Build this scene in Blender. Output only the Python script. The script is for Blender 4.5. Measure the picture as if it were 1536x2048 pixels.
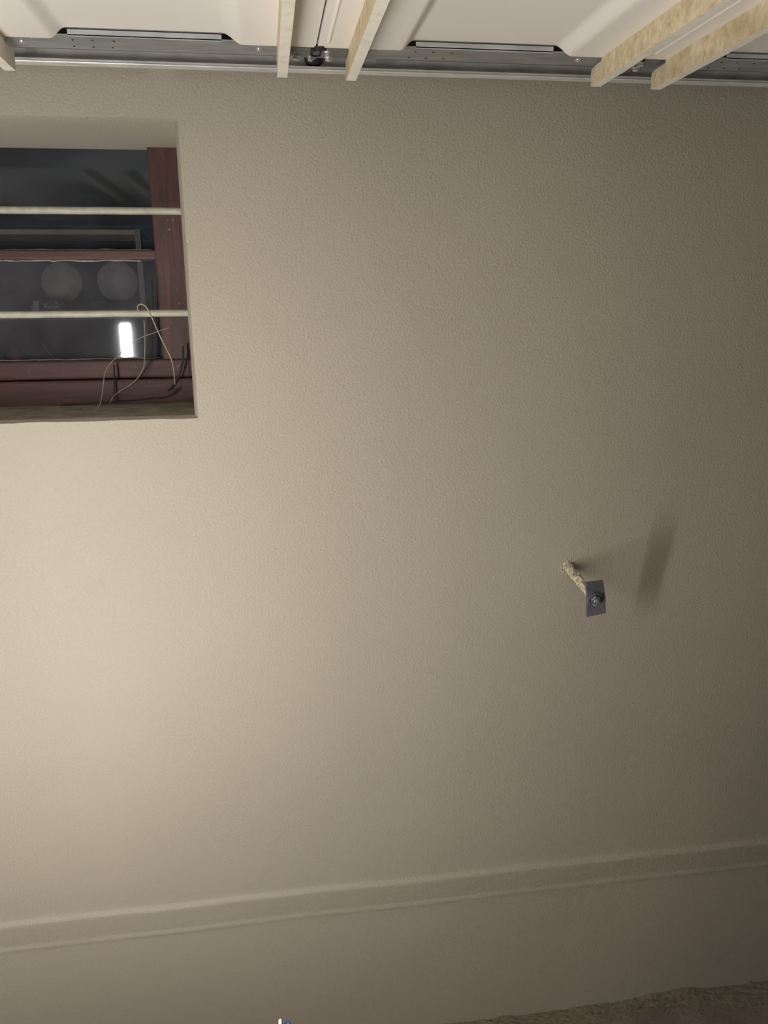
import bpy, bmesh, math, random
import numpy as np
from mathutils import Vector, Matrix, noise as mn

for o in list(bpy.data.objects):
    bpy.data.objects.remove(o)
sc = bpy.context.scene
COL = sc.collection
random.seed(7)

# ---------------------------------------------------------------- camera
F_PX = 1600.0
YAW, PITCH, ROLL = (math.radians(a) for a in (8.2, 14.8, -0.5))
CAM = Vector((0.0, -1.5, 1.681))
cy, sy, cp, sp = math.cos(YAW), math.sin(YAW), math.cos(PITCH), math.sin(PITCH)
fwd = Vector((sy * cp, cy * cp, -sp))
rgt = Vector((cy, -sy, 0))
upv = rgt.cross(fwd)
cr, sr = math.cos(ROLL), math.sin(ROLL)
R2 = rgt * cr + upv * sr
U2 = -rgt * sr + upv * cr
cam_d = bpy.data.cameras.new('camera')
cam = bpy.data.objects.new('camera', cam_d)
COL.objects.link(cam)
m = Matrix.Identity(4)
for i in range(3):
    m[i][0], m[i][1], m[i][2], m[i][3] = R2[i], U2[i], -fwd[i], CAM[i]
cam.matrix_world = m
cam_d.sensor_fit = 'VERTICAL'
cam_d.sensor_height = 24.0
cam_d.lens = 24.0 * F_PX / 2048.0
cam_d.clip_start = 0.02
sc.camera = cam


def ray(x, y):
    return R2 * ((x - 768) / F_PX) + U2 * ((1024 - y) / F_PX) + fwd


def onY(x, y, c=0.0):
    d = ray(x, y)
    return CAM + d * ((c - CAM.y) / d.y)


def onZ(x, y, c):
    d = ray(x, y)
    return CAM + d * ((c - CAM.z) / d.z)


# ---------------------------------------------------------------- world, lights, exposure
w = bpy.data.worlds.new('world')
sc.world = w
w.use_nodes = True
w.node_tree.nodes['Background'].inputs[0].default_value = (0.30, 0.34, 0.42, 1)
w.node_tree.nodes['Background'].inputs[1].default_value = 0.0
sc.view_settings.view_transform = 'Standard'
sc.view_settings.look = 'None'
sc.view_settings.gamma = 1.0
sc.view_settings.use_curve_mapping = False
sc.view_settings.exposure = 0.0


# the only light is the upright tube left of the view, which the photograph shows mirrored in the window glass; built with the objects below
D_TOP, D_LOW = 1.00, 0.84                      # distance of its two ends from the wall; it leans back a little
LT = onY(249.5, 650, 2 * 0.268 + D_TOP)        # top end, from its mirror image in the window glass
LT.y = -D_TOP
LL = Vector((LT.x * (2.036 + D_LOW) / (2.036 + D_TOP), -D_LOW, 0.63))
LAMP_R, LAMP_STRENGTH = 0.0150, 154.0

# ---------------------------------------------------------------- materials


class NT:
    def __init__(self, name):
        self.m = bpy.data.materials.new(name)
        self.m.use_nodes = True
        self.t = self.m.node_tree
        self.n = self.t.nodes
        self.b = self.n['Principled BSDF']
        self.out = self.n['Material Output']

    def add(self, typ, **kw):
        n = self.n.new(typ)
        for k, v in kw.items():
            setattr(n, k, v)
        return n

    def link(self, a, b):
        self.t.links.new(a, b)

    def coord(self, scale=(1, 1, 1)):
        tc = self.add('ShaderNodeTexCoord')
        mp = self.add('ShaderNodeMapping')
        mp.inputs['Scale'].default_value = scale
        self.link(tc.outputs['Object'], mp.inputs[0])
        return mp.outputs[0]

    def noise(self, vec, scale, detail=3, rough=.55):
        n = self.add('ShaderNodeTexNoise')
        n.inputs['Scale'].default_value = scale
        n.inputs['Detail'].default_value = detail
        n.inputs['Roughness'].default_value = rough
        self.link(vec, n.inputs['Vector'])
        return n.outputs['Fac']

    def ramp(self, fac, stops):
        r = self.add('ShaderNodeValToRGB')
        e = r.color_ramp.elements
        while len(e) < len(stops):
            e.new(0.5)
        for i, (p, c) in enumerate(stops):
            e[i].position = p
            e[i].color = (*c, 1) if len(c) == 3 else c
        self.link(fac, r.inputs[0])
        return r.outputs[0]

    def mix(self, fac, a, b, blend='MIX'):
        n = self.add('ShaderNodeMix', data_type='RGBA', blend_type=blend)
        if isinstance(fac, float):
            n.inputs[0].default_value = fac
        else:
            self.link(fac, n.inputs[0])
        for s, v in ((6, a), (7, b)):
            if isinstance(v, tuple):
                n.inputs[s].default_value = (*v, 1)
            else:
                self.link(v, n.inputs[s])
        return n.outputs[2]

    def bump(self, h, strength, dist, prev=None):
        b = self.add('ShaderNodeBump')
        b.inputs['Strength'].default_value = strength
        b.inputs['Distance'].default_value = dist
        self.link(h, b.inputs['Height'])
        if prev is not None:
            self.link(prev, b.inputs['Normal'])
        return b.outputs[0]

    def set(self, col=None, rough=.6, metal=0.0, normal=None, spec=None):
        if col is not None:
            if isinstance(col, tuple):
                self.b.inputs['Base Color'].default_value = (*col, 1)
            else:
                self.link(col, self.b.inputs['Base Color'])
        if isinstance(rough, float):
            self.b.inputs['Roughness'].default_value = rough
        else:
            self.link(rough, self.b.inputs['Roughness'])
        self.b.inputs['Metallic'].default_value = metal
        if spec is not None:
            self.b.inputs['Specular IOR Level'].default_value = spec
        if normal is not None:
            self.link(normal, self.b.inputs['Normal'])
        return self.m


def mat_wall():
    k = NT('taupe_wall_paint')
    v = k.coord()
    big = k.noise(v, 2.2, 3)
    c = k.ramp(big, [(.3, (.365, .325, .262)), (.7, (.395, .352, .282))])
    fine = k.noise(v, 260, 2, .6)
    c = k.mix(k.ramp(fine, [(.35, (0, 0, 0)), (.75, (.35, .35, .35))]), c, (.46, .42, .34))
    n1 = k.noise(v, 240, 3, .6)
    n2 = k.noise(v, 45, 3, .5)
    b = k.bump(n2, .13, .004)
    b = k.bump(n1, .8, .0020, b)
    return k.set(c, .52, normal=b, spec=.35)


def mat_plain(name, col, rough=.6, metal=0.0, var=.12, scale=30, bump=.0, bscale=120, spec=None):
    k = NT(name)
    v = k.coord()
    n = k.noise(v, scale, 4)
    lo = tuple(max(0, x * (1 - var)) for x in col)
    hi = tuple(min(1, x * (1 + var)) for x in col)
    c = k.ramp(n, [(.3, lo), (.7, hi)])
    nm = k.bump(k.noise(v, bscale, 3), bump, .002) if bump else None
    return k.set(c, rough, metal, nm, spec)


def mat_gel():
    k = NT('cream_gelcoat')
    v = k.coord()
    c = k.ramp(k.noise(v, 6, 4), [(.3, (.86, .815, .755)), (.7, (.91, .865, .80))])
    sp_ = k.noise(v, 90, 4, .7)
    c = k.mix(k.ramp(sp_, [(.66, (0, 0, 0)), (.74, (.35, .35, .35))]), c, (.50, .44, .36))
    return k.set(c, .42, normal=k.bump(k.noise(v, 14, 3), .2, .004), spec=.3)


def mat_rib_under():
    k = NT('chalky_rib_face')
    v = k.coord()
    c = k.ramp(k.noise(v, 40, 5, .7), [(.25, (.70, .65, .54)), (.5, (.86, .81, .70)), (.8, (.92, .88, .79))])
    sp_ = k.noise(v, 130, 3, .7)
    c = k.mix(k.ramp(sp_, [(.63, (0, 0, 0)), (.75, (.5, .5, .5))]), c, (.42, .36, .25))
    return k.set(c, .75, normal=k.bump(k.noise(v, 160, 4), .5, .002))


def mat_fibre():
    k = NT('raw_fibreglass')
    v = k.coord((1, 1, .7))
    a = k.noise(v, 62, 5, .75)
    c = k.ramp(a, [(.28, (.38, .28, .15)), (.48, (.62, .51, .33)), (.72, (.80, .71, .53))])
    v2 = k.coord((1, 4, 2))
    s = k.noise(v2, 30, 4, .7)
    c = k.mix(k.ramp(s, [(.58, (0, 0, 0)), (.72, (.6, .6, .6))]), c, (.88, .82, .66))
    big = k.noise(k.coord(), 12, 3)
    c = k.mix(k.ramp(big, [(.5, (0, 0, 0)), (.68, (.55, .55, .55))]), c, (.44, .33, .17))
    return k.set(c, .7, normal=k.bump(a, .6, .003))


def mat_galv(name='galvanised_steel', col=(.36, .375, .385), rough=.42, metal=.75):
    k = NT(name)
    v = k.coord((.35, 1, 1))
    n = k.noise(v, 60, 4)
    lo = tuple(x * .82 for x in col)
    hi = tuple(min(1, x * 1.18) for x in col)
    c = k.ramp(n, [(.3, lo), (.7, hi)])
    return k.set(c, rough, metal, k.bump(k.noise(v, 25, 3), .12, .002))


def mat_wood(name, axis, a, b, dk):
    k = NT(name)
    sc_ = [7, 7, 7]
    sc_[axis] = .5
    v = k.coord(tuple(sc_))
    n = k.noise(v, 14, 6, .65)
    c = k.ramp(n, [(.3, dk), (.5, a), (.72, b)])
    v2 = k.coord()
    chips = k.noise(v2, 70, 5, .75)
    c = k.mix(k.ramp(chips, [(.645, (0, 0, 0)), (.70, (.7, .7, .7))]), c, (.40, .32, .28))
    return k.set(c, .55, normal=k.bump(n, .45, .002))


def mat_glass(name, dust, dcol, ior=1.40):
    k = NT(name)
    k.n.remove(k.b)
    v = k.coord()
    tr = k.add('ShaderNodeBsdfTransparent')
    tr.inputs[0].default_value = (.84, .865, .90, 1)
    gl = k.add('ShaderNodeBsdfGlossy')
    gl.inputs['Roughness'].default_value = .05
    gl.inputs['Color'].default_value = (.9, .95, 1, 1)
    df = k.add('ShaderNodeBsdfDiffuse')
    df.inputs[0].default_value = (*dcol, 1)
    fr = k.add('ShaderNodeFresnel')
    fr.inputs[0].default_value = ior
    m1 = k.add('ShaderNodeMixShader')
    k.link(fr.outputs[0], m1.inputs[0])
    k.link(tr.outputs[0], m1.inputs[1])
    k.link(gl.outputs[0], m1.inputs[2])
    dn = k.noise(v, 9, 5, .6)
    spk = k.noise(v, 140, 3, .75)
    r1 = k.ramp(dn, [(.25, (dust * .5,) * 3), (.75, (dust * 1.5,) * 3)])
    r2 = k.ramp(spk, [(.70, (0, 0, 0)), (.76, (.30, .30, .30))])
    s = k.mix(1.0, r1, r2, 'ADD')
    m2 = k.add('ShaderNodeMixShader')
    k.link(s, m2.inputs[0])
    k.link(m1.outputs[0], m2.inputs[1])
    k.link(df.outputs[0], m2.inputs[2])
    k.link(m2.outputs[0], k.out.inputs[0])
    return k.m


def mat_floor():
    k = NT('stained_concrete')
    v = k.coord()
    c = k.ramp(k.noise(v, 9, 6, .65), [(.3, (.13, .10, .085)), (.55, (.20, .155, .13)), (.75, (.25, .205, .16))])
    return k.set(c, .85, normal=k.bump(k.noise(v, 60, 5), .6, .006))


M = dict(
    wall=mat_wall(),
    plaster=mat_plain('bare_plaster', (.46, .40, .31), .85, var=.22, scale=50, bump=.6, bscale=150),
    room=mat_plain('pale_garage_paint', (.42, .39, .34), .7, var=.06),
    floor=mat_floor(),
    gel=mat_gel(), ribface=mat_rib_under(), fibre=mat_fibre(),
    galv=mat_galv(col=(.40, .415, .42), metal=.6), zinc=mat_galv('bright_zinc', (.50, .53, .54), .4, .4),
    track=mat_galv('track_steel', (.86, .85, .82), .34, .45),
    hinge=mat_galv('dull_hinge_steel', (.20, .205, .215), .36, .5),
    bolt=mat_galv('shiny_bolt', (.70, .70, .68), .22, .7),
    dark=mat_plain('black_rubber', (.012, .012, .012), .7),
    woodv=mat_wood('red_brown_wood_upright', 2, (.062, .0215, .018), (.100, .036, .030), (.032, .011, .009)),
    woodh=mat_wood('red_brown_wood_level', 0, (.072, .0255, .021), (.108, .041, .034), (.040, .014, .012)),
    sill=mat_plain('dirty_cement_sill', (.22, .19, .145), .9, var=.35, scale=25, bump=.5),
    putty=mat_plain('old_putty', (.36, .33, .29), .9, var=.3, scale=80, bump=.5),
    bar=mat_plain('chipped_cream_paint', (.40, .385, .315), .5, var=.18, scale=60, bump=.4),
    glass1=mat_glass('dusty_glass', .03, (.30, .32, .36), 1.40),
    glass2=mat_glass('dustier_glass', .10, (.34, .33, .36)),
    straw=mat_plain('dry_straw', (.33, .29, .20), .7, var=.25, scale=90),
    twig=mat_plain('dark_twig', (.035, .025, .025), .8, var=.3, scale=90),
    twigb=mat_plain('brown_twig', (.16, .12, .09), .8, var=.3, scale=90),
    cement=mat_plain('cement_crust', (.50, .44, .33), .95, var=.45, scale=130, bump=1.0, bscale=260),
    plate=mat_galv('blackened_steel_plate', (.135, .135, .155), .38, .35),
    steel=mat_galv('worn_steel', (.30, .295, .29), .35, .4),
    stem=mat_galv('pale_steel', (.62, .61, .58), .45, .3),
    blue=mat_plain('blue_plastic', (.13, .22, .58), .35, var=.05),
    navy=mat_plain('navy_plastic', (.012, .016, .06), .4, var=.05),
    cream=mat_plain('cream_plastic', (.82, .78, .62), .4, var=.03),
    dirt=mat_plain('plaster_dirt', (.17, .14, .10), .95, var=.28, scale=110, bump=1.0, bscale=200),
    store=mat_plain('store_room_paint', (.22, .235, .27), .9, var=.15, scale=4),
    bright=mat_plain('white_passage_paint', (.85, .80, .66), .8, var=.12, scale=9),
    shelfwood=mat_plain('tan_shelf_board', (.50, .38, .26), .7, var=.2, scale=18),
    shelfpost=mat_plain('grey_shelf_post', (.26, .235, .20), .7, var=.15),
    tin=mat_plain('dull_grey_tin', (.42, .38, .36), .6, var=.2, scale=20),
    tin2=mat_plain('dull_green_tin', (.38, .37, .30), .65, var=.2, scale=20),
    red=mat_plain('red_plastic', (.50, .07, .07), .5, var=.1),
    box=mat_plain('dark_card_box', (.03, .032, .04), .8, var=.2),
    letter=mat_plain('pale_print', (.55, .55, .55), .8, var=.1),
)

# ---------------------------------------------------------------- mesh helpers


def link(name, bm, mats, parent=None, smooth=False):
    me = bpy.data.meshes.new(name)
    bmesh.ops.recalc_face_normals(bm, faces=bm.faces)
    bm.to_mesh(me)
    bm.free()
    for mm in (mats if isinstance(mats, (list, tuple)) else [mats]):
        me.materials.append(mm)
    if smooth:
        for p in me.polygons:
            p.use_smooth = True
    o = bpy.data.objects.new(name, me)
    COL.objects.link(o)
    if parent is not None:
        o.parent = parent
        o.matrix_parent_inverse = Matrix.Translation(parent.location).inverted()
    return o


def empty(name, loc):
    o = bpy.data.objects.new(name, None)
    o.empty_display_size = .05
    o.location = loc
    COL.objects.link(o)
    return o


def tag(o, label, cat, group=None):
    o['label'] = label
    o['category'] = cat
    if group:
        o['group'] = group
    return o


def struct(o):
    o['kind'] = 'structure'
    return o


def box(bm, x0, x1, y0, y1, z0, z1, bev=0.0, mi=0):
    vs = [bm.verts.new((x, y, z)) for x in (x0, x1) for y in (y0, y1) for z in (z0, z1)]
    q = [(0, 1, 3, 2), (4, 6, 7, 5), (0, 4, 5, 1), (2, 3, 7, 6), (0, 2, 6, 4), (1, 5, 7, 3)]
    fs = [bm.faces.new([vs[i] for i in f]) for f in q]
    for f in fs:
        f.material_index = mi
    bmesh.ops.recalc_face_normals(bm, faces=fs)
    if bev:
        es = list({e for f in fs for e in f.edges})
        bmesh.ops.bevel(bm, geom=es, offset=bev, segments=2, profile=.6, affect='EDGES')
    return fs


def prism(bm, poly, axis, a, b, mi=0):
    """poly: list of 2-D points in the plane across axis; extruded from a to b along axis"""
    def P(u, v, t):
        return {0: (t, u, v), 1: (u, t, v), 2: (u, v, t)}[axis]
    v0 = [bm.verts.new(P(u, v, a)) for u, v in poly]
    v1 = [bm.verts.new(P(u, v, b)) for u, v in poly]
    n = len(poly)
    fs = [bm.faces.new((v0[i], v0[(i + 1) % n], v1[(i + 1) % n], v1[i])) for i in range(n)]
    fs.append(bm.faces.new(v0))
    fs.append(bm.faces.new(v1[::-1]))
    for f in fs:
        f.material_index = mi
    return fs


def tube(bm, pts, rad, seg=8, cap=True, jitter=0.0):
    pts = [Vector(p) for p in pts]
    n = len(pts)
    rr = rad if isinstance(rad, (list, tuple)) else [rad] * n
    rings = []
    ref = None
    for i, p in enumerate(pts):
        t = (pts[min(i + 1, n - 1)] - pts[max(i - 1, 0)]).normalized()
        if ref is None:
            ref = t.orthogonal().normalized()
        ref = (ref - t * ref.dot(t)).normalized()
        b = t.cross(ref)
        ring = []
        for k in range(seg):
            a = 2 * math.pi * k / seg
            r = rr[i] * (1 + random.uniform(-jitter, jitter))
            ring.append(bm.verts.new(p + (ref * math.cos(a) + b * math.sin(a)) * r))
        rings.append(ring)
    for i in range(n - 1):
        for k in range(seg):
            bm.faces.new((rings[i][k], rings[i][(k + 1) % seg], rings[i + 1][(k + 1) % seg], rings[i + 1][k]))
    if cap:
        bm.faces.new(rings[0][::-1])
        bm.faces.new(rings[-1])


def lathe(bm, prof, c, axis=Vector((0, 0, 1)), seg=20):
    axis = axis.normalized()
    u = axis.orthogonal().normalized()
    v = axis.cross(u)
    c = Vector(c)
    rings = []
    for r, h in prof:
        if r < 1e-6:
            rings.append([bm.verts.new(c + axis * h)])
        else:
            rings.append([bm.verts.new(c + axis * h + (u * math.cos(2 * math.pi * k / seg) + v * math.sin(2 * math.pi * k / seg)) * r) for k in range(seg)])
    for a, b in zip(rings[:-1], rings[1:]):
        for k in range(seg):
            k2 = (k + 1) % seg
            if len(a) == 1 and len(b) == 1:
                continue
            if len(a) == 1:
                bm.faces.new((a[0], b[k], b[k2]))
            elif len(b) == 1:
                bm.faces.new((a[k], b[0], a[k2]))
            else:
                bm.faces.new((a[k], b[k], b[k2], a[k2]))


def smooth_path(pts, sub=6):
    pts = [Vector(p) for p in pts]
    out = []
    for i in range(len(pts) - 1):
        p0, p1, p2, p3 = pts[max(i - 1, 0)], pts[i], pts[i + 1], pts[min(i + 2, len(pts) - 1)]
        for s in range(sub):
            t = s / sub
            out.append(.5 * ((2 * p1) + (p2 - p0) * t + (2 * p0 - 5 * p1 + 4 * p2 - p3) * t * t + (3 * p1 - p0 - 3 * p2 + p3) * t ** 3))
    out.append(pts[-1])
    return out


# ---------------------------------------------------------------- the room
XL, XR, YB, ZC = -3.2, 2.9, -4.6, 2.75
bm = bmesh.new()
box(bm, XL, XR, YB, 0.30, -0.12, 0.0)
struct(link('floor', bm, M['floor']))
bm = bmesh.new()
box(bm, XL, XR, YB, 0.0, ZC, ZC + .1)
struct(link('ceiling', bm, M['room']))
bm = bmesh.new()
box(bm, XL - .15, XL, YB, 0.30, 0, ZC)
struct(link('wall_left', bm, M['room']))
bm = bmesh.new()
box(bm, XR, XR + .15, YB, 0.30, 0, ZC)
struct(link('wall_right', bm, M['room']))
bm = bmesh.new()
box(bm, XL, XR, YB - .15, YB, 0, ZC)
struct(link('wall_front', bm, M['room']))

# painted wall with the window opening and the plaster ledge near the floor
WX0, WX1, WZ0, WZ1 = -1.20, -0.134, 1.480, 1.974
REVEAL = 0.25


def ledge(x, z):
    """relief of the plaster ledge: two rough beads with a face leaning back between them"""
    wob = .0035 * mn.noise(Vector((x * 5, 1.3, 0))) + .0015 * mn.noise(Vector((x * 31, 4.1, 0)))
    h = .0022 * mn.noise(Vector((x * 40, 9.0, z * 20))) * (1 if .34 < z < .45 else 0)
    t = z - wob
    a = [(.445, 0), (.431, -.0008), (.4245, -.0062), (.417, -.0056), (.366, -.0003), (.361, -.0030), (.354, -.0006), (.335, 0)]
    if t >= a[0][0] or t <= a[-1][0]:
        return 0.0
    for (z1, y1), (z2, y2) in zip(a[:-1], a[1:]):
        if z2 <= t <= z1:
            return y1 + (y2 - y1) * (z1 - t) / (z1 - z2) + h * .6
    return 0.0


xs = sorted(set([XL, -2.4, -1.8, WX0, WX1, XR, 2.2] + [round(-1.5 + .025 * i, 4) for i in range(133)]))
xs = [x for x in xs if not (x not in (WX0, WX1) and min(abs(x - WX0), abs(x - WX1)) < .012)]
zs = sorted(set([0, .1, .2, .3] + [round(.33 + .005 * i, 4) for i in range(25)] + [.5, .6, .8, 1.0, 1.2, 1.35, WZ0, 1.55, 1.65, 1.75, 1.85, WZ1, 2.1, 2.3, 2.5, ZC]))
bm = bmesh.new()
G = {}


def wob2(x, z):
    return .0022 * mn.noise(Vector((x * 2.1, 0, z * 2.1)))


for i, x in enumerate(xs):
    for j, z in enumerate(zs):
        G[i, j] = bm.verts.new((x, ledge(x, z) + (wob2(x, z) if z > .5 else 0), z))
ix0, ix1, jz0, jz1 = xs.index(WX0), xs.index(WX1), zs.index(WZ0), zs.index(WZ1)
for i in range(len(xs) - 1):
    for j in range(len(zs) - 1):
        if ix0 <= i < ix1 and jz0 <= j < jz1:
            continue
        bm.faces.new((G[i, j], G[i + 1, j], G[i + 1, j + 1], G[i, j + 1]))
for i in range(ix0, ix1 + 1):
    for j in range(jz0, jz1 + 1):
        if ix0 < i < ix1 and jz0 < j < jz1:
            G[i, j].link_faces or bm.verts.remove(G[i, j])
# reveal
rim = [(i, jz0) for i in range(ix0, ix1)] + [(ix1, j) for j in range(jz0, jz1)] + [(i, jz1) for i in range(ix1, ix0, -1)] + [(ix0, j) for j in range(jz1, jz0, -1)]
mid = [bm.verts.new((G[k].co.x, .012, G[k].co.z)) for k in rim]
inn = [bm.verts.new((G[k].co.x, REVEAL + .020, G[k].co.z)) for k in rim]
rimv = [G[k] for k in rim]
n = len(rim)
cx, cz = (WX0 + WX1) / 2, (WZ0 + WZ1) / 2
for k, v in zip(rim, rimv):      # round, slightly uneven plaster arris
    jx = .0018 * mn.noise(Vector((v.co.x * 22, 3, v.co.z * 22)))
    v.co.x += math.copysign(.007, v.co.x - cx) * (1 if k[0] in (ix0, ix1) else 0) + jx
    v.co.z += math.copysign(.005, v.co.z - cz) * (1 if k[1] in (jz0, jz1) else 0) + jx
for a in range(n):
    b = (a + 1) % n
    bm.faces.new((rimv[a], rimv[b], mid[b], mid[a]))
    f = bm.faces.new((mid[a], mid[b], inn[b], inn[a]))
    if abs(mid[a].co.z - WZ0) < .001 and abs(mid[b].co.z - WZ0) < .001:
        f.material_index = 1
wall = link('wall_back', bm, [M['wall'], M['sill']])
for p in wall.data.polygons:
    p.use_smooth = True
struct(wall)
at = wall.modifiers.new('edges', 'EDGE_SPLIT')
at.split_angle = math.radians(50)

# ---------------------------------------------------------------- store room behind the window
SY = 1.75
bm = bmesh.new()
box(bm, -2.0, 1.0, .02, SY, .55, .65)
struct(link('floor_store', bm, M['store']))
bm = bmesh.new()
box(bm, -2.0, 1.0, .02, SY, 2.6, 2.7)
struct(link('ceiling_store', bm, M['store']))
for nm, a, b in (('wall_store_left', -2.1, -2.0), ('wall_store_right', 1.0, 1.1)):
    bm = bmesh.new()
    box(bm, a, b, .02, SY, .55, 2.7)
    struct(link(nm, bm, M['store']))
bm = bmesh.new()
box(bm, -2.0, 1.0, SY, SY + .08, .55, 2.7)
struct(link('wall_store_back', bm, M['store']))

# ---------------------------------------------------------------- window
WY = REVEAL
win = struct(empty('window_1', (-.6, WY, WZ0)))


def xat(px, py, y=WY):
    return onY(px, py, y).x


def zat(px, py, y=WY):
    return onY(px, py, y).z


zrail1, zrail0 = zat(150, 500.5), zat(150, 519)
zbr = zat(150, 721)
zmid = zat(150, 757)
zbot = zat(150, 809)
jx = xat(303, 400)
bm = bmesh.new()
box(bm, jx, WX1 + .005, WY - .012, WY + .05, WZ0, WZ1 + .01, .003)
link('jamb', bm, M['woodv'], win)
bm = bmesh.new()
sx_ = xat(316, 600)
box(bm, WX0, sx_ + .01, WY - .004, WY + .04, zrail0, zrail1, .003)
link('meeting_rail', bm, M['woodh'], win)
bm = bmesh.new()
box(bm, sx_ + .003, jx + .001, WY - .006, WY + .045, zbr - .002, zrail1 - .004, .002)
link('sash_stile', bm, M['woodv'], win)
bm = bmesh.new()
box(bm, WX0, WX1 + .004, WY - .020, WY + .05, zmid, zbr, .004)
link('bottom_rail', bm, M['woodh'], win)
bm = bmesh.new()
box(bm, WX0, WX1 + .004, WY - .036, WY + .05, zbot, zmid - .0015, .004)
link('sill_board', bm, M['woodh'], win)
for nm, za, zb, xe, mt in (('glass_pane', zrail1 - .002, WZ1, jx + .002, M['glass1']), ('glass_pane', zbr - .002, zrail0 + .002, sx_ + .008, M['glass2'])):
    bm = bmesh.new()
    box(bm, WX0, xe, WY + .018, WY + .021, za, zb)
    link(nm, bm, mt, win)
# putty lines along the glass edges
for za, xe in ((zrail1, jx), (zbr, sx_ + .004), (zrail0 - .003, sx_ - .03)):
    bm = bmesh.new()
    pts = []
    xx = WX0 + .02
    while xx < xe:
        pts.append((xx, WY + .012, za + .0015 + random.uniform(-.001, .0008)))
        xx += .012
    tube(bm, pts, [random.uniform(.0008, .0022) for _ in pts], 5)
    link('putty_line', bm, M['putty'], win)

# burglar bars
for (py0, py1, nm, lab) in ((420.3, 422.5, 'burglar_bar', 'cream painted round bar across the upper window pane above the middle rail'),
                            (630.0, 625.5, 'burglar_bar', 'cream painted round bar across the lower window pane with straw over it')):
    yb = .14
    z = onY(200, (py0 + py1) / 2, yb).z
    bm = bmesh.new()
    pts = [(WX0 - .01 + i * (WX1 + .02 - WX0) / 40, yb + .0002 * math.sin(i), z + .0002 * math.sin(i * 1.7)) for i in range(41)]
    tube(bm, pts, .0066, 14, jitter=.02)
    o = link(nm, bm, M['bar'], None, True)
    tag(o, lab, 'bar', 'burglar bars in the window')

# dry stalks and twigs caught in the window opening


def twig(name, pix, depth, rad, mt, label):
    pts = []
    for i, (x, y) in enumerate(pix):
        d = depth if not isinstance(depth, (list, tuple)) else depth[0] + (depth[1] - depth[0]) * i / (len(pix) - 1)
        pts.append(onY(x, y, d))
    bm = bmesh.new()
    pts = smooth_path(pts, 5)
    k = len(pts)
    tube(bm, pts, [rad * (1 - .35 * i / k) for i in range(k)], 6)
    o = link(name, bm, mt, None, True)
    return tag(o, label, 'twig')


twig('straw_stalk', [(276, 622), (276, 611), (285, 609), (297, 621), (320, 672), (341, 715), (347, 738), (350, 770)], (.12, .15), .0016, M['straw'],
     'pale bent straw stalk hooked over the lower window bar')
twig('dry_stem', [(338, 655), (310, 665), (285, 674), (265, 685), (245, 703), (232, 715), (220, 728), (210, 745), (207, 765), (204, 790), (200, 808), (193, 819), (183, 826), (172, 827), (168, 821), (171, 815)],
     (.205, .075), .0010, M['straw'], 'thin straw coloured stem arching across the glass and curling on the sill')
twig('dry_stem', [(288, 640), (290, 668), (289, 720), (285, 740), (270, 762), (250, 776), (232, 788), (225, 796), (220, 806)], (.20, .15), .0011, M['straw'],
     'thin pale stem bowing down from the lower pane to the sill')
twig('dark_twig', [(304, 560), (304, 640), (304, 690), (301, 715), (293, 735), (283, 750), (262, 770)], (.235, .19), .0017, M['twig'],
     'dark upright stem standing beside the sash stile of the lower pane')
twig('dark_twig', [(366, 693), (366, 718), (361, 742), (351, 764), (336, 782)], (.21, .20), .0024, M['twig'],
     'short thick dark stem curving against the right window jamb')
twig('dark_twig', [(356, 776), (347, 786), (332, 795), (312, 797), (270, 801), (200, 806), (120, 811)], (.19, .2), .0016, M['twig'],
     'long dark twig lying level along the window sill board')
twig('dark_twig', [(228, 730), (229, 760), (229, 792), (231, 806)], (.21, .19), .0019, M['twig'],
     'short straight dark twig standing upright on the sill board')

# ---------------------------------------------------------------- shelves and odds and ends in the store room
SHY = .62
shelf = tag(empty('storage_shelf', (-.6, SHY, .65)), 'dim shelf with tan board edge seen through the dusty window', 'shelf')
px0, px1 = onY(277, 560, SHY).x, onY(288, 560, SHY).x
bm = bmesh.new()
box(bm, px0, px1, SHY, SHY + .03, .65, onY(150, 458, SHY).z)
link('post', bm, M['shelfpost'], shelf)  # solid bar put in for the window frame's reflection in the glass
zsh = [onY(150, 464, SHY).z, onY(150, 628, SHY).z, onY(150, 716, SHY).z - .02]
for zz, mt, th in ((zsh[0], 'shelfwood', .011), (zsh[1] - .008, 'shelfpost', .010), (zsh[2], 'shelfpost', .012)):
    bm = bmesh.new()
    box(bm, -1.5, px0, SHY, SHY + .22, zz - th / 2, zz + th / 2)
    link('shelf_board', bm, M[mt], shelf)
zs2 = zsh[1] - .003
ytop = onY(180, 604, SHY + .10)
bm = bmesh.new()
box(bm, onY(70, 604, SHY + .1).x, onY(286, 604, SHY + .1).x - .012, SHY + .062, SHY + .15, zs2, ytop.z, .002)
tag(link('long_carton', bm, M['box']), 'long dark carton on the shelf under the two round lids', 'box')
for (cxp, rp, yy, mt, lab) in ((126, 40, SHY + .09, 'tin2', 'dull green round lid standing upright behind the glass'),
                               (237, 40, SHY + .12, 'tin', 'dull grey round lid standing upright beside the shelf post')):
    r = (onY(cxp + rp, 562, yy).x - onY(cxp - rp, 562, yy).x) / 2
    c = onY(cxp, 562, yy)
    bm = bmesh.new()
    lathe(bm, [(0, 0), (r * .55, 0), (r * .6, .004), (r * .92, .004), (r, .012), (r, .018), (0, .018)], (c.x, yy, ytop.z + r + .0005), Vector((0, -1, 0)), 40)
    tag(link('round_lid', bm, M[mt], None, True), lab, 'lid')
c = onY(76, 600, SHY + .03)
bm = bmesh.new()
lathe(bm, [(0, 0), (.017, 0), (.018, .004), (.018, .022), (.012, .028), (.013, .031), (.013, .036), (0, .036)], (c.x, SHY + .03, zs2), seg=20)
tag(link('small_jar', bm, M['tin'], None, True), 'small dull jar on the shelf in front of the long carton', 'jar')
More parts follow.
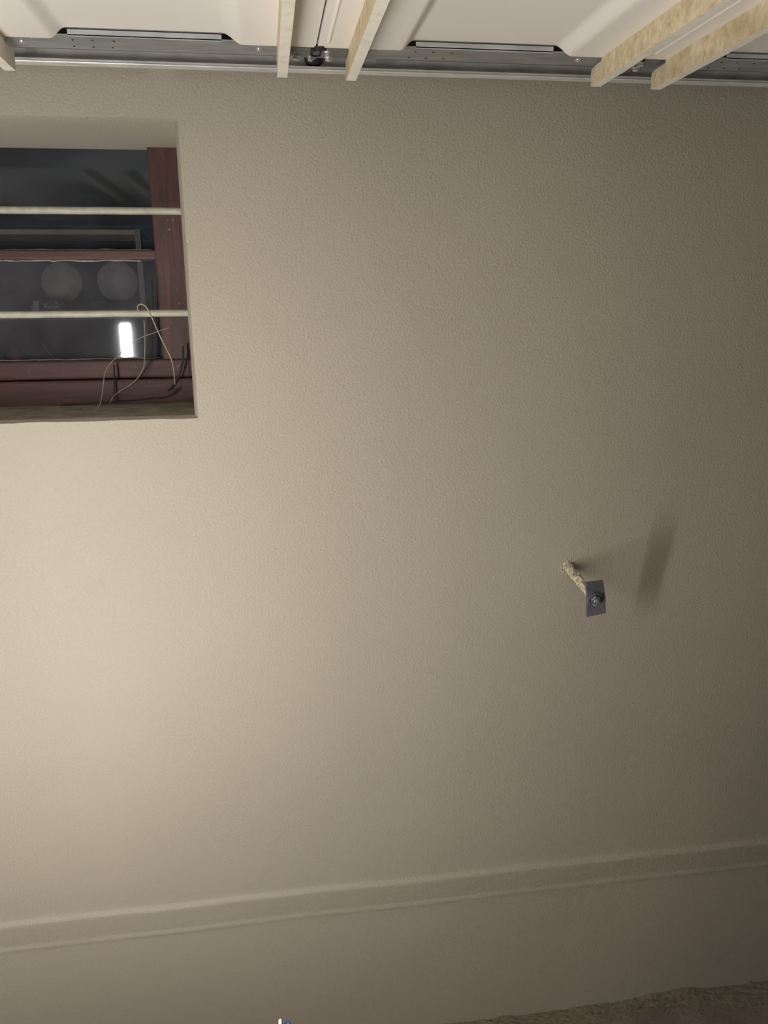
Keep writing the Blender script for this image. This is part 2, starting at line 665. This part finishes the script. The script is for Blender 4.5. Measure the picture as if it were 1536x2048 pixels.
a, b = onY(78, 616, SHY + .01), onY(128, 603, SHY + .01)
bx = empty('card_box', ((a.x + b.x) / 2, SHY + .03, zs2))
tag(bx, 'small dark card box with pale lettering on the shelf behind glass', 'box')
bm = bmesh.new()
box(bm, a.x, b.x, SHY + .010, SHY + .05, zs2, b.z, .001)
link('carton', bm, M['box'], bx)
bm = bmesh.new()


def stroke(p):
    q = [onY(x, y, SHY + .0075) for x, y in p]
    tube(bm, q, .0013, 5)


stroke([(88, 606), (91, 617)])
stroke([(91, 617), (95, 606)])
stroke([(96, 617), (98, 611), (100, 617)])
stroke([(102, 617), (103, 611), (107, 611), (109, 617)])
stroke([(111, 603), (114, 608)])
stroke([(112, 617), (114, 611), (118, 612), (119, 617)])
link('lettering', bm, M['letter'], bx)
c = onY(28, 695, SHY + .05)
rr = .019
bm = bmesh.new()
zc = zsh[2] + .006
lathe(bm, [(0, 0), (rr * .7, 0), (rr, .010), (rr, .020), (rr * .6, .032), (0, .036)], (c.x, SHY + .05, zc), seg=20)
tag(link('red_cap', bm, M['red'], None, True), 'round red plastic cap on the lowest shelf behind the glass', 'cap')
bm = bmesh.new()
p0, p1 = onY(110, 710, SHY + .03), onY(86, 688, SHY + .06)
p0.z = zc + .001
tube(bm, [p0, p1], .0012, 6)
tag(link('thin_stick', bm, M['letter']), 'thin pale stick leaning behind the lower pane by the red cap', 'stick')

# ---------------------------------------------------------------- upright tube light on a stand, left of the view
km = NT('lit_tube')
km.n.remove(km.b)
em = km.add('ShaderNodeEmission')
em.inputs[0].default_value = (1.0, .965, .91, 1)
em.inputs[1].default_value = LAMP_STRENGTH
km.link(em.outputs[0], km.out.inputs[0])
lt = tag(empty('tube_light_offscreen', (LL.x, LL.y, 0)), 'lit white tube light standing upright on a thin tripod stand', 'lamp')
ld = (LT - LL).normalized()
bk = Vector((0, -1, 0))
bm = bmesh.new()
tube(bm, [LL, LT], LAMP_R, 20)
link('tube_offscreen', bm, km.m, lt, True)
bm = bmesh.new()
tube(bm, [LL + bk * .036 - ld * .02, LT + bk * .036 + ld * .02], .015, 8)
link('housing', bm, M['zinc'], lt)
for q, sg in ((LL, -1), (LT, 1)):
    bm = bmesh.new()
    tube(bm, [q, q + ld * sg * .022], LAMP_R * 1.1, 18)
    tube(bm, [q + ld * sg * .011, q + ld * sg * .011 + bk * .04], .006, 8)
    link('end_cap', bm, M['cream'], lt)
ft = LL + bk * .045 - ld * .01
bm = bmesh.new()
tube(bm, [(ft.x, ft.y, .20), LL + bk * .045 + ld * .1], .010, 12)
link('pole', bm, M['steel'], lt)
for k in range(3):
    a = math.pi / 2 + k * 2 * math.pi / 3
    bm = bmesh.new()
    tube(bm, [(ft.x, ft.y, .22), (ft.x + .22 * math.cos(a), ft.y + .22 * math.sin(a), .006)], .006, 8)
    link('leg', bm, M['steel'], lt)

# ---------------------------------------------------------------- overhead garage door
ZD = 2.05
YE = -0.158      # end of the sections beside the wall
YF = -2.62       # far end behind the camera
PITCHX = 0.5105
J = 0.097
door = tag(empty('garage_door', (J, YE, ZD)), 'open overhead garage door with cream fibreglass sections and galvanised edge', 'garage door')


def prof(x):
    """underside height over one section of width PITCHX"""
    pts = [(0, 0)]
    for xa, xb, up in ((.126, .150, 1), (.372, .402, 0)):
        for i in range(9):
            t = i / 8
            h = .5 - .5 * math.cos(math.pi * t)
            pts.append((xa + (xb - xa) * t, .015 * (h if up else 1 - h)))
    pts.append((PITCHX, 0))
    return pts


for s in range(-2, 3):
    x0 = J + PITCHX * s
    bm = bmesh.new()
    und = [(x0 + .0015 + px * (PITCHX - .003) / PITCHX, ZD + pz) for px, pz in prof(0)]
    # rolled hook along both section edges
    top = [(x, z + .004) for x, z in und]
    poly = und + [(und[-1][0], ZD + .03), (und[-1][0] - .004, ZD + .03)] + top[::-1][0:] + [(und[0][0] + .004, ZD + .03), (und[0][0], ZD + .03)]
    poly[len(und) + 2] = (und[-1][0] - .004, ZD + .004)
    poly[len(und) + 2 + len(top) - 1] = (und[0][0] + .004, ZD + .004)
    prism(bm, poly, 1, YE, YF)
    sec = link('section_panel', bm, M['gel'], door, True)
    es = sec.modifiers.new('edges', 'EDGE_SPLIT')
    es.split_angle = math.radians(28)
    # bead beside the joint
    bm = bmesh.new()
    tube(bm, [(x0 + .016, y, ZD - .0005) for y in (YE - .03, YE - .6, YF)], .0022, 8)
    link('joint_bead', bm, M['gel'], sec)
    # ribs with raw fibreglass cheeks
    for (a, b, ye, k) in ((.0485, .0640, -.110, 0), (PITCHX - .0595, PITCHX - .0440, -.117, 1)):
        bm = bmesh.new()
        zt, zb = ZD - .0003, ZD - .033
        slit = YE + .002
        N = 60
        pl = []
        yy = [YF + (slit - YF) * (i / N) ** .6 for i in range(N + 1)]
        pl += [(y, zt) for y in (YF, slit)]
        pl += [(slit + .0003, zb + .010), (slit + .0018, zb + .010), (slit + .0018, ZD - .004)]
        pl += [(ye - .004, ZD - .006), (ye, ZD - .009), (ye + .001, ZD - .018), (ye - .001, ZD - .026), (ye + .0005, zb + .002), (ye - .003, zb)]
        pl += [(y, zb + .0009 * mn.noise(Vector((x0 * 9 + k * 3, y * 26, 0)))) for y in yy[::-1][1:]]
        fs = prism(bm, pl, 0, x0 + a, x0 + b)
        bmesh.ops.recalc_face_normals(bm, faces=bm.faces)
        for f in bm.faces:
            if f.normal.x < -.9:
                f.material_index = 1
            elif f.normal.y > .7:
                f.material_index = 1
        link('rib', bm, [M['ribface'], M['fibre']], sec)
    # galvanised end stile: flat flange, upturned tab inside the recess, turned-up outer lip
    st_ = bmesh.new()
    zf = ZD + .0045
    box(st_, x0 + .002, x0 + PITCHX - .002, YE - .0005, -.0905, zf, zf + .0015)
    box(st_, x0 + .002, x0 + PITCHX - .002, -.092, -.0905, zf, zf + .028)
    stile = link('end_stile', st_, M['galv'], sec)
    bm = bmesh.new()
    box(bm, x0 + .152, x0 + .3705, YE - .0005, YE + .001, zf - .0012, ZD + .0125)
    link('stile_tab', bm, M['zinc'], sec)  # paler than the flange: light on this upright face is in its colour
    # rivets on the flange, and black dots for the dark of small holes
    for (rx, ry, r_, mt) in ((.080, -.122, .0055, 'bolt'), (.425, -.124, .0055, 'bolt'), (.058 + .006, -.137, .002, 'bolt'), (.098, -.140, .0018, 'bolt'),
                             (.155, -.138, .0018, 'dark'), (.183, -.138, .0018, 'dark'), (.213, -.138, .0018, 'dark'),
                             (.150, -.106, .0018, 'dark'), (.178, -.106, .0018, 'dark'), (.206, -.106, .0018, 'dark')):
        bm = bmesh.new()
        lathe(bm, [(r_, 0), (r_ * .85, r_ * .35), (r_ * .4, r_ * .55), (0, r_ * .6)], (x0 + rx, ry, zf), Vector((0, 0, -1)), 10)
        link('rivet' if mt == 'bolt' else 'screw_head', bm, M[mt], sec, True)

# hinges with roller stems at each joint
TZ0 = 2.0463       # underside of the track
for s in range(-1, 3):
    hx = J + PITCHX * s
    bm = bmesh.new()
    zf = ZD + .0045
    box(bm, hx - .046, hx - .003, -.150, -.098, zf - .003, zf - .0002, .0008)
    box(bm, hx + .003, hx + .054, -.150, -.098, zf - .003, zf - .0002, .0008)
    box(bm, hx - .0029, hx + .0029, -.122, -.100, zf - .003, zf - .0002)
    hp = link('hinge_plate', bm, M['hinge'], door)
    bm = bmesh.new()
    sk = Vector((hx + .004, -.150, ZD + .009))
    lathe(bm, [(.0120, 0), (.0120, .014), (.0098, .016), (.0082, .014), (.0082, .001)], sk, Vector((0, -1, 0)), 18)
    box(bm, hx - .0080, hx + .0160, -.152, -.149, ZD - .002, ZD + .009, .001)
    link('roller_socket', bm, M['dark'], hp)
    bm = bmesh.new()
    tube(bm, [sk + Vector((0, -.0150, 0)), sk + Vector((0, -.014, 0)), sk, (hx + .004, -.060, ZD + .020), (hx + .004, -.034, ZD + .020)], [.0058, .0066, .0066, .0066, .0066], 14)
    link('roller_stem', bm, M['stem'], hp, True)
    bm = bmesh.new()
    lathe(bm, [(0, 0), (.0145, 0), (.0160, .003), (.0160, .009), (.0145, .012), (0, .012)], (hx + .004, -.030, ZD + .020), Vector((0, -1, 0)), 20)
    link('roller', bm, M['dark'], hp, True)
    # stamped slot under the socket
    bm = bmesh.new()
    tube(bm, [(hx - .006, -.146, zf - .0035), (hx - .006, -.116, zf - .0035), (hx + .001, -.110, zf - .0035), (hx + .008, -.116, zf - .0035), (hx + .008, -.146, zf - .0035)], .0018, 6)
    link('slot_edge', bm, M['dark'], hp)
    for (bx_, by_, br) in ((-.036, -.127, .0042), (.018, -.132, .0044), (-.029, -.104, .0058), (-.006, -.103, .0042), (.022, -.105, .0052)):
        bm = bmesh.new()
        lathe(bm, [(br * 1.35, 0), (br * 1.35, .0012), (br, .0014), (br, .0048), (br * .7, .006), (0, .0062)], (hx + bx_, by_, zf - .003), Vector((0, 0, -1)), 8)
        link('bolt', bm, M['bolt'], hp)

# horizontal track along the wall
trk = tag(empty('door_track', (0, -.03, TZ0)), 'long galvanised roller track running along the wall under the open door edge', 'track')
bm = bmesh.new()
y0, y1, z0, z1 = -.048, -.026, TZ0, TZ0 + .052
t = .0018
poly = [(y0, z0), (y1 - .004, z0), (y1, z0 + .004), (y1, z1 - .004), (y1 - .004, z1), (y0, z1), (y0, z1 - .006), (y0 + t, z1 - .006), (y0 + t, z1 - t), (y1 - .004, z1 - t), (y1 - t, z1 - .004), (y1 - t, z0 + .004), (y1 - .004, z0 + t), (y0 + t, z0 + t), (y0 + t, z0 + .006), (y0, z0 + .006)]
prism(bm, poly, 0, XL + .4, 2.0)
link('channel', bm, M['track'], trk)
bm = bmesh.new()
tube(bm, [(x, y0 + .0002, z0 + .0014 + .0001 * math.sin(x * 9)) for x in np.linspace(XL + .4, 2.0, 40)], .0014, 6)
link('rolled_edge', bm, M['track'], trk)
for bx_ in (-1.6, -.15, 1.35):
    bm = bmesh.new()
    box(bm, bx_ - .018, bx_ + .018, -.0262, -.0005, TZ0 + .008, TZ0 + .13, .001)
    link('wall_clip', bm, M['galv'], trk)

# ---------------------------------------------------------------- rod with plate sticking out of the wall
base, tip = onY(1136, 1133, 0.0), onY(1193, 1203, -.141)
rodE = empty('wall_anchor', base)
tag(rodE, 'cement crusted rod with a curved dark steel plate and nut sticking out of the wall', 'anchor')
bm = bmesh.new()
d = tip - base
pts = [base - d * .12 + d * 1.12 * i / 24 for i in range(25)]
tube(bm, pts, [.0075 + (.0030 * max(0, 1 - i / 18)) + random.uniform(-.0012, .0018) for i in range(25)], 14, jitter=.22)
link('rod', bm, M['cement'], rodE)
bm = bmesh.new()
for k in range(26):     # broken plaster round the hole
    a = 2 * math.pi * k / 26 + random.uniform(-.1, .1)
    q = random.uniform(.0135, .0185)
    c = base + Vector((math.cos(a) * q, .0005, math.sin(a) * q))
    r = random.uniform(.0010, .0032)
    lathe(bm, [(0, -r), (r * .8, -r * .4), (r, 0), (r * .7, r * .5), (0, r * .8)], c, Vector((random.uniform(-.3, .3), -1, random.uniform(-.3, .3))), 7)
link('plaster_rim', bm, M['wall'], rodE)
# curved plate: corners taken from the photograph on the plate's own plane
bm = bmesh.new()
TL, TR, BR, BL = (onY(*p) for p in ((1170.5, 1165, -.144), (1204.5, 1160.5, -.146), (1210, 1225, -.136), (1172.5, 1232.5, -.134)))
NU, NV = 6, 14
g = {}
for side in (0, 1):
    for i in range(NU + 1):
        for j in range(NV + 1):
            u, v = i / NU, j / NV
            p = TL * (1 - u) * (1 - v) + TR * u * (1 - v) + BR * u * v + BL * (1 - u) * v
            bow = math.sin(math.pi * v)
            p.x += .005 * bow
            p.y += .008 * bow - .004 + .007 * side
            g[side, i, j] = bm.verts.new(p)
for side in (0, 1):
    for i in range(NU):
        for j in range(NV):
            q = [g[side, i, j], g[side, i + 1, j], g[side, i + 1, j + 1], g[side, i, j + 1]]
            bm.faces.new(q if side == 0 else q[::-1])
for i in range(NU):
    for j in (0, NV):
        bm.faces.new((g[0, i, j], g[0, i + 1, j], g[1, i + 1, j], g[1, i, j]))
for j in range(NV):
    for i in (0, NU):
        bm.faces.new((g[0, i, j], g[0, i, j + 1], g[1, i, j + 1], g[1, i, j]))
pl = link('plate', bm, M['plate'], rodE)
nc = onY(1190, 1198, -.138)
bm = bmesh.new()
lathe(bm, [(.0145, 0), (.0145, .0022), (.012, .003)], nc, Vector((0, -1, -.3)), 22)
link('washer', bm, M['plate'], rodE)
bm = bmesh.new()
ax = Vector((.02, -1, -.26)).normalized()
lathe(bm, [(.0105, .001), (.0105, .0055), (.0090, .0070), (.0064, .0070), (.0060, .004), (0, .004)], nc, ax, 6)
link('nut', bm, M['plate'], rodE)
bm = bmesh.new()
lathe(bm, [(.0056, .003), (.0056, .0080), (.0045, .0090), (0, .0090)], nc, ax, 14)
link('rod_end', bm, M['steel'], rodE)

# ---------------------------------------------------------------- blue handle whose tip just enters the view
BY = -.60
tipc = onY(561, 2033, BY)
bot = tag(empty('broom', (tipc.x + .10, BY, 0)), 'slim blue broom handle with a rounded cream tip standing near the wall', 'broom')
p_top = onY(572, 2046, BY)
p_low = Vector((tipc.x + .13, BY, .09))
dd = (p_low - p_top).normalized()
bm = bmesh.new()
tube(bm, [p_top, p_top + dd * .003, p_low], [.0045, .0062, .0075], 16)
link('handle', bm, M['blue'], bot, True)
bm = bmesh.new()
side = Vector((.0056, -.0030, .0012))
tube(bm, [p_top + side + dd * .001, p_top + side * 1.15 + dd * .12], .0012, 6)
link('handle_seam', bm, M['navy'], bot)
bm = bmesh.new()
tube(bm, [(tipc.x + .001, BY - .004, tipc.z - .026), (tipc.x, BY - .004, tipc.z - .012), (tipc.x, BY - .004, tipc.z - .003), (tipc.x, BY - .004, tipc.z - .0012), (tipc.x, BY - .004, tipc.z)], [.0029, .0029, .0028, .0021, .0005], 12)
tube(bm, [(tipc.x + .001, BY - .004, tipc.z - .024), p_top + dd * .014], .0026, 8)
link('hanging_tip', bm, M['cream'], bot, True)
bm = bmesh.new()
box(bm, p_low.x - .14, p_low.x + .14, BY - .03, BY + .03, .065, .10, .006)
link('head', bm, M['blue'], bot)
bm = bmesh.new()
for i in range(14):
    for j in range(4):
        x, y = p_low.x - .13 + .02 * i, BY - .022 + .0147 * j
        tube(bm, [(x, y, .066), (x + random.uniform(-.006, .006), y + random.uniform(-.006, .006), 0)], .006, 5)
link('bristles', bm, M['navy'], bot)['kind'] = 'stuff'

# ---------------------------------------------------------------- dirt and plaster crumbs at the foot of the wall
bm = bmesh.new()
NX, NP = 150, 8
rows = []
for i in range(NX + 1):
    x = -1.0 + 2.7 * i / NX
    hh = .007 + .005 * mn.noise(Vector((x * 4.3, 2, 0))) + .006 * mn.noise(Vector((x * 19, 5, 0)))
    hh += .015 * math.exp(-((x - .93) / .07) ** 2)
    hh = max(.004, hh)
    wd = .045 + .025 * mn.noise(Vector((x * 5, 8, 1)))
    row = []
    for j in range(NP + 1):
        u = j / NP
        z = hh * (1 - u) ** 1.5 + .004 * mn.noise(Vector((x * 60, u * 9, 3))) * (1 - u)
        row.append(bm.verts.new((x, -.0005 - wd * u, max(.0003, z))))
    rows.append(row)
for a, b in zip(rows[:-1], rows[1:]):
    for j in range(NP):
        bm.faces.new((a[j], a[j + 1], b[j + 1], b[j]))
o = tag(link('dirt_fillet', bm, M['dirt']), 'rough strip of dirt and loose plaster along the foot of the wall', 'dirt')
o['kind'] = 'stuff'
bm = bmesh.new()
for k in range(260):
    x = random.uniform(.35, 1.35) if k < 200 else random.gauss(.93, .06)
    y = -abs(random.gauss(0, .05)) - .004
    r = random.uniform(.0008, .0022)
    zb = max(0, .016 * (1 + y / .05))
    lathe(bm, [(0, -r), (r, -r * .2), (r * .8, r * .6), (0, r * .8)], (x, y, zb + r * .7), Vector((random.uniform(-1, 1), random.uniform(-1, 1), 1)), 5)
o = tag(link('plaster_crumbs', bm, M['dirt']), 'tiny pale plaster crumbs scattered on the floor edge', 'crumbs')
o['kind'] = 'stuff'
